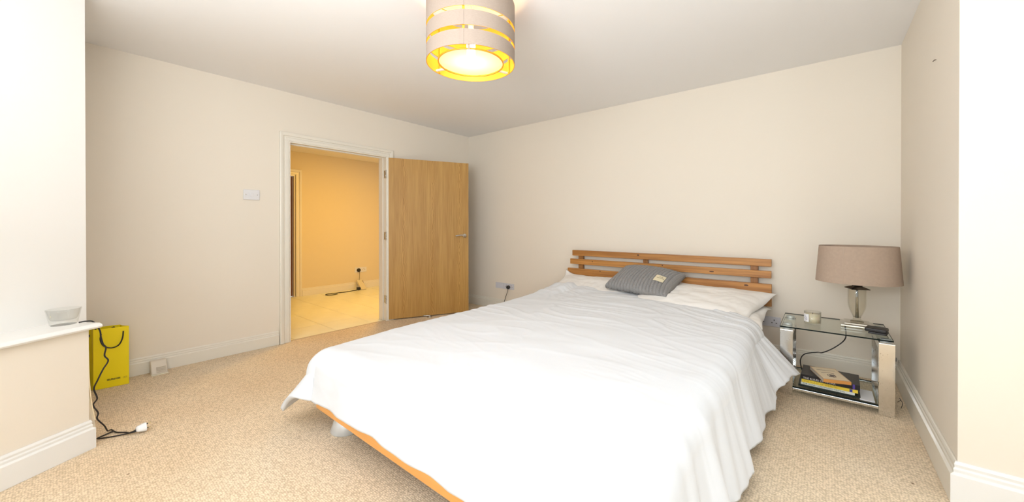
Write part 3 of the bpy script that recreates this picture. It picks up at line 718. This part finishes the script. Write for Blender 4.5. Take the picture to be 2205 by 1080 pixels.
# ------------------------------------------------------------------ glass and chrome side table
def chrome_mat():
    m = bpy.data.materials.new('pitted_chrome'); m.use_nodes = True; nt = m.node_tree; b = nt.nodes['Principled BSDF']; N = nt.nodes.new; L = nt.links.new
    b.inputs['Metallic'].default_value = 1; b.inputs['Roughness'].default_value = .10
    tc = N('ShaderNodeTexCoord'); v = N('ShaderNodeTexNoise'); v.inputs['Scale'].default_value = 130; v.inputs['Detail'].default_value = 4; L(tc.outputs['Object'], v.inputs['Vector'])
    n = N('ShaderNodeTexNoise'); n.inputs['Scale'].default_value = 6; L(tc.outputs['Object'], n.inputs['Vector'])
    ad = N('ShaderNodeMath'); ad.operation = 'MULTIPLY_ADD'; ad.inputs[1].default_value = .35; L(n.outputs[0], ad.inputs[0]); L(v.outputs[0], ad.inputs[2])
    cr = N('ShaderNodeValToRGB'); cr.color_ramp.elements[0].position = .46; cr.color_ramp.elements[0].color = (.38, .34, .31, 1); cr.color_ramp.elements[1].position = .53; cr.color_ramp.elements[1].color = (.80, .80, .79, 1)
    L(ad.outputs[0], cr.inputs[0]); L(cr.outputs[0], b.inputs['Base Color'])
    return m
M_chrome = chrome_mat()
M_chrome2 = mat('polished_chrome', (.80, .82, .84), .06, 1.0)
M_tglass = thin_glass('clear_table_glass', (.955, .975, .955), .06)
M_edge = mat('dark_green_glass_edge', (.004, .010, .008), .45, spec=.15)
TX0, TX1, TY0, TY1, TZ = 3.870, 4.430, -.722, -.235, .461
tb = tag(empty('side_table', (TX0, TY0, 0)), 'small side table with glass top and shelf on chunky chrome frames, right of the bed', 'side table')
inv = Matrix.Translation((-TX0, -TY0, 0))
def tpart(name, bm, m, parent=tb, **k):
    o = obj(name, bm, m, parent, **k); o.data.transform(inv); return o
def glass_slab(name, x0, x1, y0, y1, z0, z1):
    bm = bmesh.new(); box(bm, x0, x1, y0, y1, z0, z1)
    for f in bm.faces:
        f.normal_update(); f.material_index = 0 if abs(f.normal.z) > .5 else 1
    return tpart(name, bm, [M_tglass, M_edge])
glass_slab('glass_top', TX0, TX1, TY0, TY1, TZ-.008, TZ)
glass_slab('glass_shelf', 3.935, 4.375, -.705, -.26, .052, .060)
for x0, x1 in ((3.872, 3.942), (4.366, 4.437)):
    def loop(bm, ya, yb, za, zb, th, r=.03):
        """rounded rectangular loop in the y-z plane extruded along x"""
        def rr(y0, y1, z0, z1, rad, s=6):
            out = []
            for cy_, cz_, a0 in ((y1-rad, z1-rad, 0), (y0+rad, z1-rad, 90), (y0+rad, z0+rad, 180), (y1-rad, z0+rad, 270)):
                for k in range(s+1): a = R(a0+90*k/s); out.append((cy_+rad*math.cos(a), cz_+rad*math.sin(a)))
            return out
        o_ = rr(ya, yb, za, zb, .008); i_ = rr(ya+th, yb-th, za+th, zb-th, r); k = len(o_)
        V = [[bm.verts.new((x, y, z)) for y, z in P] for x in (x0, x1) for P in (o_, i_)]
        for q in range(k):
            w_ = (q+1) % k
            bm.faces.new((V[0][q], V[0][w_], V[2][w_], V[2][q])); bm.faces.new((V[1][q], V[3][q], V[3][w_], V[1][w_]))
            bm.faces.new((V[0][q], V[1][q], V[1][w_], V[0][w_])); bm.faces.new((V[2][q], V[2][w_], V[3][w_], V[3][q]))
    bm = bmesh.new(); loop(bm, -.715, -.245, 0, .440, .045); tpart('side_frame', bm, M_chrome)
    for y in (-.655, -.56, -.30):
        if y == -.56 and x0 > 4: continue
        bm = bmesh.new(); lathe(bm, [(0, .440), (.026, .440), (.026, .453), (0, .453)], 24, Matrix.Translation(((x0+x1)/2, y, 0))); tpart('disc_spacer', bm, M_silver)
tpart('shelf_rail', bx(3.942, 4.366, -.712, -.700, .036, .052), M_chrome2, bevel=.002)
tpart('shelf_rail', bx(3.942, 4.366, -.262, -.250, .036, .052), M_chrome2, bevel=.002)

# table lamp
def table_lamp():
    cx_, cy_ = 4.283, -.400
    root = tag(empty('table_lamp', (cx_, cy_, TZ)), 'bedside lamp with wide taupe shade and clear glass urn base on the side table', 'table lamp')
    M_sh = mat('taupe_shade_fabric', (.455, .345, .265), .9, noise_amt=.10, noise_scale=60, bump=.3, bump_scale=350)
    M_smoke = mat('dark_bronze', (.10, .085, .07), .25, .9)
    M_gl = thin_glass('clear_lamp_glass', (.95, .94, .89), .2)
    M_gt = thin_glass('urn_glass', (.985, .98, .95), .12)
    a = R(45+8)
    # stepped square foot
    def sq(bm, prof, M=None):
        rings = [[bm.verts.new((s*x, s*y, z)) for x, y in ((-1, -1), (1, -1), (1, 1), (-1, 1))] for s, z in prof]
        bm.faces.new(rings[0]); bm.faces.new(rings[-1])
        for p, q in zip(rings, rings[1:]):
            for k in range(4): bm.faces.new((p[k], p[(k+1) % 4], q[(k+1) % 4], q[k]))
        if M is not None:
            for v in bm.verts: v.co = M @ v.co
    rz = Matrix.Rotation(R(0), 4, 'Z')
    bm = bmesh.new(); sq(bm, [(.080, 0), (.087, .004), (.087, .014), (.070, .018), (.066, .026), (.052, .030)], rz); obj('foot', bm, mat('mirror_foot', (.62, .60, .54), .08, .9), root, bevel=.0015)
    bm = bmesh.new(); lathe(bm, [(0, .030), (.036, .030), (.036, .036), (.024, .042), (.018, .052), (.022, .060), (0, .060)], 28); obj('collar', bm, M_gl, root)
    bm = bmesh.new(); lathe(bm, [(.020, .060), (.034, .090), (.046, .125), (.050, .165), (.050, .245), (.047, .252)], 40); o = obj('glass_urn', bm, M_gt, root)
    s_ = o.modifiers.new('t', 'SOLIDIFY'); s_.thickness = .004
    bm = bmesh.new(); lathe(bm, [(0, .055), (.010, .055), (.0075, .15), (.006, .255), (0, .255)], 16); obj('stem', bm, mat('champagne_stem', (.33, .28, .20), .3, .6), root)
    bm = bmesh.new(); sq(bm, [(.050, .252), (.052, .256), (.030, .268), (.020, .272), (.026, .282), (.014, .286)], Matrix.Rotation(R(20), 4, 'Z')); obj('cap', bm, M_smoke, root)
    bm = bmesh.new(); lathe(bm, [(0, .285), (.006, .285), (.006, .335), (0, .335)], 12); lathe(bm, [(0, .335), (.018, .335), (.018, .375), (0, .375)], 16); obj('lamp_holder', bm, M_smoke, root)
    bm = bmesh.new()
    z0, z1 = .298, .545
    lathe(bm, [(.232, z0), (.213, z1)], 72); lathe(bm, [(.229, z0), (.210, z1)], 72); lathe(bm, [(.229, z0), (.232, z0)], 72); lathe(bm, [(.210, z1), (.213, z1)], 72)
    sh = obj('shade', bm, M_sh, root); sh.scale = (.97, .82, 1)
    bm = bmesh.new(); aa = R(-112); r0, r1 = .2322, .2132
    for t_ in (0,):
        v = [bm.verts.new((r*math.cos(a_), r*math.sin(a_), z)) for r, z, a_ in ((r0+.001, z0, aa), (r0+.001, z0, aa+.02), (r1+.001, z1, aa+.02), (r1+.001, z1, aa))]
        bm.faces.new(v)
    o = obj('seam', bm, mat('shade_seam', (.47, .36, .28), .9), sh); md = o.modifiers.new('t', 'SOLIDIFY'); md.thickness = .002
    bm = bmesh.new()
    for k in range(3): tube(bm, [(.005, 0, .325), (.20, 0, .33)], .002, 6) if k == 0 else tube(bm, [(0, 0, .325), (.17*math.cos(k*2.094), .17*math.sin(k*2.094), .33)], .002, 6)
    obj('shade_carrier', bm, M_smoke, root)
    bm = bmesh.new(); P = [(4.235, -.33, .466), (4.228, -.228, .464), (4.222, -.224, .44), (4.228, -.34, .40), (4.215, -.50, .375), (4.16, -.52, .315), (4.10, -.50, .265), (4.07, -.44, .245), (4.00, -.43, .215), (3.975, -.42, .17), (3.975, -.40, .12), (3.985, -.38, .075), (4.0, -.30, .070)]
    tube(bm, catmull([(x-cx_, y-cy_, z-TZ) for x, y, z in P], 8), .0035, 8); obj('cord', bm, M_black, root)
table_lamp()

# candle
cd = tag(empty('candle', (4.045, -.53, TZ)), 'cream candle in a clear glass tumbler with a white label on the glass table top', 'candle')
bm = bmesh.new(); lathe(bm, [(0, .0), (.044, .0), (.047, .006), (.048, .088), (.0455, .088), (.0445, .012), (0, .012)], 40); obj('glass', bm, thin_glass('candle_glass', (.97, .97, .95), .14), cd)
bm = bmesh.new(); lathe(bm, [(0, .013), (.043, .013), (.0438, .070), (0, .069)], 40); obj('wax', bm, mat('cream_wax', (.88, .80, .62), .5, **{'Subsurface Weight': .2}), cd)
bm = bmesh.new(); tube(bm, [(0, 0, .068), (.001, 0, .078)], .0014, 6); obj('wick', bm, M_black, cd)
bm = bmesh.new(); g = []
for i in range(9):
    a = R(-172+58*i/8); g.append([bm.verts.new((.0487*math.cos(a), .0487*math.sin(a), z)) for z in (.018, .072)])
for i in range(8): bm.faces.new((g[i][0], g[i+1][0], g[i+1][1], g[i][1]))
lb = obj('paper_label', bm, mat('white_paper', (.88, .87, .88), .6), cd); lb['label'] = 'white paper label'
bm = bmesh.new()
def arc(a): a = R(a); return (.0492*math.cos(a), .0492*math.sin(a))
for (a0, z0), (a1, z1) in (((-150, .058), (-132, .050)), ((-132, .050), (-126, .036)), ((-126, .036), (-140, .026)), ((-152, .044), (-136, .036))):
    tube(bm, [(*arc(a0+(a1-a0)*k/4), z0+(z1-z0)*k/4) for k in range(5)], .0008, 5)
obj('lettering', bm, mat('blue_ink', (.15, .15, .35), .6), lb)
# black box on the right corner
bb = tag(empty('black_case', (4.375, -.555, TZ)), 'small flat black case at the right corner of the glass table top', 'case')
M_lth = mat('black_leather', (.016, .014, .015), .4)
bm = bmesh.new(); box(bm, -.058, .045, -.045, .045, .012, .034, Matrix.Rotation(R(-12), 4, 'Z')); obj('lid', bm, M_lth, bb, bevel=.006)
bm = bmesh.new(); box(bm, -.040, .045, -.048, .040, 0, .012, Matrix.Rotation(R(-12), 4, 'Z')); obj('body', bm, M_lth, bb, bevel=.003)

# books on the shelf
def book(name, x, y, z, rz, w_, d, th, cover, spine_col, label, spine_text=None, text_col=(.9, .9, .9), sx=1, size=.016, cat='book', bands=()):
    root = tag(empty(name, (x, y, z), rz), label, cat, None)
    Mc = mat(label[:24].replace(' ', '_'), cover, .35); Msp = mat('spine_'+label[:12].replace(' ', '_'), spine_col, .35)
    obj('cover', (lambda bm: (box(bm, 0, w_, 0, d, th-.0015, th), box(bm, 0, w_, 0, d, 0, .0015), bm)[2])(bmesh.new()), Mc, root)
    obj('spine', bx(0, w_, -.0015, .0, 0, th), Msp, root)
    obj('pages', bx(.002, w_-.002, 0.0, d-.003, .0015, th-.0015), mat('paper_pages', (.72, .68, .58), .8), root)
    for (x0, x1, col) in bands: obj('spine_band', bx(x0, x1, -.0022, -.0014, .0005, th-.0005), mat('band', col, .4), root)
    if spine_text:
        M = Matrix.Translation((.012, -.0018, th*.28 if th < .03 else th*.12)) @ Matrix.Rotation(PI/2, 4, 'X')
        text_obj('lettering', spine_text, size, mat('ink_'+spine_text[:5], text_col, .5), M, root, .0003, sx=sx)
    return root
zs = .0602
book('book', 3.972, -.668, zs, R(-1), .315, .235, .011, (.02, .025, .02), (.012, .02, .015), 'large dark green-black book at the bottom of the pile on the lower shelf')
book('book', 3.985, -.660, zs+.0115, R(-1.5), .275, .20, .0155, (.85, .87, .82), (.80, .84, .78), 'white-spined book second from the bottom of the shelf pile', 'THE MONEY FOOTPRINTS WRITING', (.03, .06, .04), 1.05, .0125)
book('book', 3.990, -.662, zs+.0275, R(-1), .285, .20, .019, (.88, .66, .06), (.90, .68, .07), 'yellow-spined book in the middle of the shelf pile', 'THE RULES OF WEALTH', (.45, .30, .02), 1.2, .0135, bands=((.245, .259, (.04, .05, .30)),))
book('book', 3.985, -.655, zs+.047, R(-1.5), .300, .22, .0315, (.015, .014, .018), (.014, .013, .018), 'black book with white spine lettering lying under the tan paperback', 'THE RULES OF WORK', (.85, .83, .84), 1.05, .0165, bands=((.265, .276, (.10, .06, .35)),))
nv = book('book', 0, 0, zs+.079, 0, .145, .23, .020, (.62, .40, .22), (.66, .30, .08), 'tan illustrated paperback lying askew on top of the shelf pile')
nv.location = (4.105, -.735, zs+.079); nv.rotation_euler = (0, 0, R(19))
Mt_ = mat('cover_print', (.80, .66, .46), .5); obj('cover_picture', bx(.006, .139, .012, .22, .0199, .0204), Mt_, nv)
Mi_ = mat('cover_ink', (.16, .12, .10), .6)
bm = bmesh.new()
for k in range(4):
    tube(bm, catmull([(.045+.05*random.random(), .05+.05*random.random(), .0206) for q in range(7)], 5), .0016, 5)
tube(bm, catmull([(.03, .12, .0206), (.06, .128, .0206), (.10, .12, .0206)], 5), .0016, 5); tube(bm, catmull([(.02, .17, .0206), (.06, .172, .0206), (.12, .17, .0206)], 5), .0012, 5)
obj('cover_drawing', bm, Mi_, nv)

o = obj('paper', bx(4.283, 4.352, -.69, -.50, .0602, .066), mat('white_card', (.80, .80, .82), .6)); tag(o, 'white sheet of card on the lower shelf against the right chrome frame', 'paper')
# bundle of thin wire in the corner behind the table
bm = bmesh.new(); P = []
for k in range(26): P.append((4.485+.03*math.sin(k*1.3), -.05+.02*math.cos(k*1.7), .165+.012*math.sin(k*2.1)+.02))
tube(bm, catmull(P, 4), .0022, 6)
tag(obj('cable', bm, mat('grey_wire', (.35, .33, .30), .5)), 'tangle of thin grey wire lying on the baseboard in the corner behind the side table', 'cable')
bm = bmesh.new(); tube(bm, catmull([(4.48, -.42, .004), (4.49, -.45, .03), (4.482, -.475, .05), (4.493, -.50, .03), (4.485, -.52, .004)], 6), .0015, 6)
tag(obj('cable', bm, M_black), 'small curl of black cable on the carpet between side table and right wall', 'cable')

# ------------------------------------------------------------------ yellow carrier bag
def bag():
    A = Vector((.150, -3.664, 0)); B = Vector((.174, -3.496, 0)); t_ = (B-A).normalized(); n_ = Vector((t_.y, -t_.x, 0)); Wd = (B-A).length; D = .105; Hb = .420
    root = tag(empty('carrier_bag', A), 'bright yellow paper carrier bag with black rope handles standing by the left wall', 'bag')
    M = Matrix(((t_.x, -.93, 0, 0), (t_.y, -.36, 0, 0), (0, 0, 1, 0), (0, 0, 0, 1)))     # x along face, y back from the face (the empty bag leans askew)
    My = mat('yellow_paper', (.98, .78, .002), .4); Myi = mat('yellow_paper_inside', (.70, .52, .01), .6)
    th = .0012
    def panel(name, bm, m=My): return obj(name, bm, m, root)
    panel('front_panel', bx(0, Wd, 0, th, 0, Hb, M=M)); panel('back_panel', bx(0, Wd, D-th, D, 0, Hb, M=M)); panel('base', bx(0, Wd, 0, D, 0, .002, M=M))
    for x, s in ((0, 1), (Wd, -1)):
        bm = bmesh.new(); # gusset folded slightly inwards
        for (y0, x0), (y1, x1) in (((0, 0), (D/2, .012*s)), ((D/2, .012*s), (D, 0))):
            vs = [bm.verts.new(M @ Vector(p)) for p in ((x, y0, 0), (x, y1, 0), (x+x1, y1, Hb), (x+x0, y0, Hb))]; bm.faces.new(vs)
        o = panel('gusset', bm); md = o.modifiers.new('t', 'SOLIDIFY'); md.thickness = .0012
    bm = bmesh.new(); box(bm, 0, Wd, th, th+.001, Hb-.05, Hb, M); obj('top_fold', bm, Myi, root)
    Mr = M_black
    bm = bmesh.new(); pts = [(.035, -.001, .385), (.030, -.005, .345), (.045, -.008, .30), (.080, -.009, .280), (.115, -.008, .292), (.135, -.005, .335), (.142, -.001, .388)]
    tube(bm, catmull([M @ Vector(p) for p in pts], 6), .0038, 8); obj('handle', bm, Mr, root)
    bm = bmesh.new(); pts = [(.035, D+.001, .385), (.034, D-.02, .43), (.05, D-.025, .40), (.10, D-.02, .395), (.135, D-.012, .41), (.142, D+.001, .388)]
    tube(bm, catmull([M @ Vector(p) for p in pts], 6), .0038, 8); obj('handle', bm, Mr, root)
    bm = bmesh.new(); lathe(bm, [(0, 0), (.010, 0), (.010, .002), (0, .002)], 12, M @ Matrix.Translation((-.0005, .05, .375)) @ Matrix.Rotation(-PI/2, 4, 'Y')); obj('side_knot', bm, Mr, root)
    X = t_; Z = n_; Y = Vector((0, 0, 1)); Mx = Matrix(((X.x, Y.x, Z.x, 0), (X.y, Y.y, Z.y, 0), (X.z, Y.z, Z.z, 0), (0, 0, 0, 1)))
    text_obj('lettering', 'SELFRIDGES', .0155, M_black, Mx @ Matrix.Translation((.062, .050, .0006)), root, .0003, sx=.80, bold=.0004)
    text_obj('lettering', '&CO', .0155, mat('faded_ochre_ink', (.42, .30, .01), .5), Mx @ Matrix.Translation((.1425, .050, .0006)), root, .0003, sx=.55)
    root.location = A
bag()

# small ribbed plastic box at the skirting
ab = tag(empty('plug_in_freshener', (.025, -3.375, 0)), 'small beige ribbed plastic box propped against the left baseboard', 'plastic box')
bm = bmesh.new(); wedge(bm, [(0, 0), (.085, 0), (.095, .008), (.048, .092), (.035, .098), (.0, .098)], 0, .092); obj('body', bm, mat('beige_plastic', (.70, .63, .53), .35), ab, bevel=.008)
bm = bmesh.new()
for k in range(4):
    s_ = .12+.12*k; x = .097-(.097-.050)*s_; z = .010+.086*s_
    box(bm, x-.004, x+.003, .03, .084, z-.002, z+.002)
obj('rib', bm, mat('beige_plastic_rib', (.62, .55, .45), .4), ab)
obj('flange', bx(.03, .110, .0, .096, 0, .006), mat('ivory_flange', (.82, .75, .60), .4), ab, bevel=.002)

# ------------------------------------------------------------------ glass bowl on the sill
bw = tag(empty('glass_bowl', (1.062, -3.800, .639)), 'clear flared glass bowl with thick base standing on the window sill', 'bowl')
bm = bmesh.new(); lathe(bm, [(0, 0), (.044, 0), (.047, .004), (.058, .066), (.0615, .080), (.0585, .081), (.048, .034), (.042, .026), (0, .022)], 64); o = obj('bowl_body', bm, thin_glass('clear_glass', (.985, .99, .985), .10), bw, smooth=True)

# charger lead with three-pin plug
ch = tag(empty('charger_lead', (1.10, -3.66, 0)), 'black charger lead hanging from the sill to a white three-pin plug on the carpet', 'cable')
P = [(1.118, -3.752, .648), (1.115, -3.728, .649), (1.112, -3.702, .640), (1.110, -3.680, .590), (1.106, -3.676, .553), (1.103, -3.668, .513), (1.1, -3.658, .491), (1.1, -3.663, .45), (1.1, -3.650, .419), (1.1, -3.669, .377), (1.101, -3.688, .326), (1.101, -3.701, .284),
     (1.103, -3.690, .231), (1.103, -3.704, .200), (1.101, -3.687, .153), (1.101, -3.690, .122), (1.09, -3.664, .070), (1.04, -3.650, .020), (1.00, -3.634, .006), (1.06, -3.618, .005), (1.095, -3.590, .005), (1.115, -3.578, .005)]
bm = bmesh.new(); tube(bm, catmull([(x-1.10, y+3.66, z) for x, y, z in P], 7), .0034, 8); obj('cord', bm, M_black, ch)
P = [(1.03, -3.626, .006), (1.045, -3.655, .005), (1.062, -3.686, .005), (1.075, -3.683, .005), (1.100, -3.645, .005), (1.126, -3.595, .007), (1.150, -3.566, .014), (1.158, -3.552, .019)]
bm = bmesh.new(); tube(bm, catmull([(x-1.10, y+3.66, z) for x, y, z in P], 7), [.0034]*36+[.004+.0003*k for k in range(14)], 8); obj('cord', bm, M_black, ch)
# plug body: rounded UK plug, pins pointing away
dv = Vector((-.12, .99, 0)).normalized()
Mp = Matrix.Translation((1.158-1.10, -3.527+3.66, .026)) @ Matrix.Rotation(math.atan2(dv.y, dv.x), 4, 'Z') @ Matrix.Rotation(R(-18), 4, 'X')
bm = bmesh.new()
sec = [(-.026, .011, .010), (-.020, .018, .016), (-.004, .0235, .021), (.010, .025, .0235), (.013, .025, .0235)]
rings = []
for x, hy_, hz_ in sec:
    rg = []
    for k in range(24):
        a = 2*PI*k/24; c_, s_ = math.cos(a), math.sin(a); e_ = .6
        rg.append(bm.verts.new(Mp @ Vector((x, hy_*math.copysign(abs(c_)**e_, c_), hz_*math.copysign(abs(s_)**e_, s_)))))
    rings.append(rg)
for p, q in zip(rings, rings[1:]):
    for k in range(24): bm.faces.new((p[k], p[(k+1) % 24], q[(k+1) % 24], q[k]))
bm.faces.new(rings[0]); bm.faces.new(rings[-1])
pb = obj('plug_body', bm, mat('glossy_white_plastic', (.86, .86, .86), .25), ch, bevel=.0015); pb['label'] = 'white three-pin plug'
for yy, zz, w_, h_, ln in ((0, .013, .004, .008, .021), (-.011, -.008, .0065, .004, .017), (.011, -.008, .0065, .004, .017)):
    bm = bmesh.new(); box(bm, .013, .013+ln*.45, yy-w_/2, yy+w_/2, zz-h_/2, zz+h_/2, Mp); g_ = obj('pin_sleeve', bm, M_black, pb)
    bm = bmesh.new(); box(bm, .013+ln*.45, .013+ln, yy-w_/2, yy+w_/2, zz-h_/2, zz+h_/2, Mp); obj('pin', bm, M_brass, pb)
# bent nail left in the right wall
bm = bmesh.new(); tube(bm, [(W+.004, -1.075, 1.972), (W-.006, -1.075, 1.972), (W-.009, -1.06, 1.970)], .0022, 6)
tag(obj('nail', bm, mat('rusty_nail', (.22, .17, .12), .6, .5)), 'tiny dark nail stub high on the right wall near the ceiling corner', 'nail')
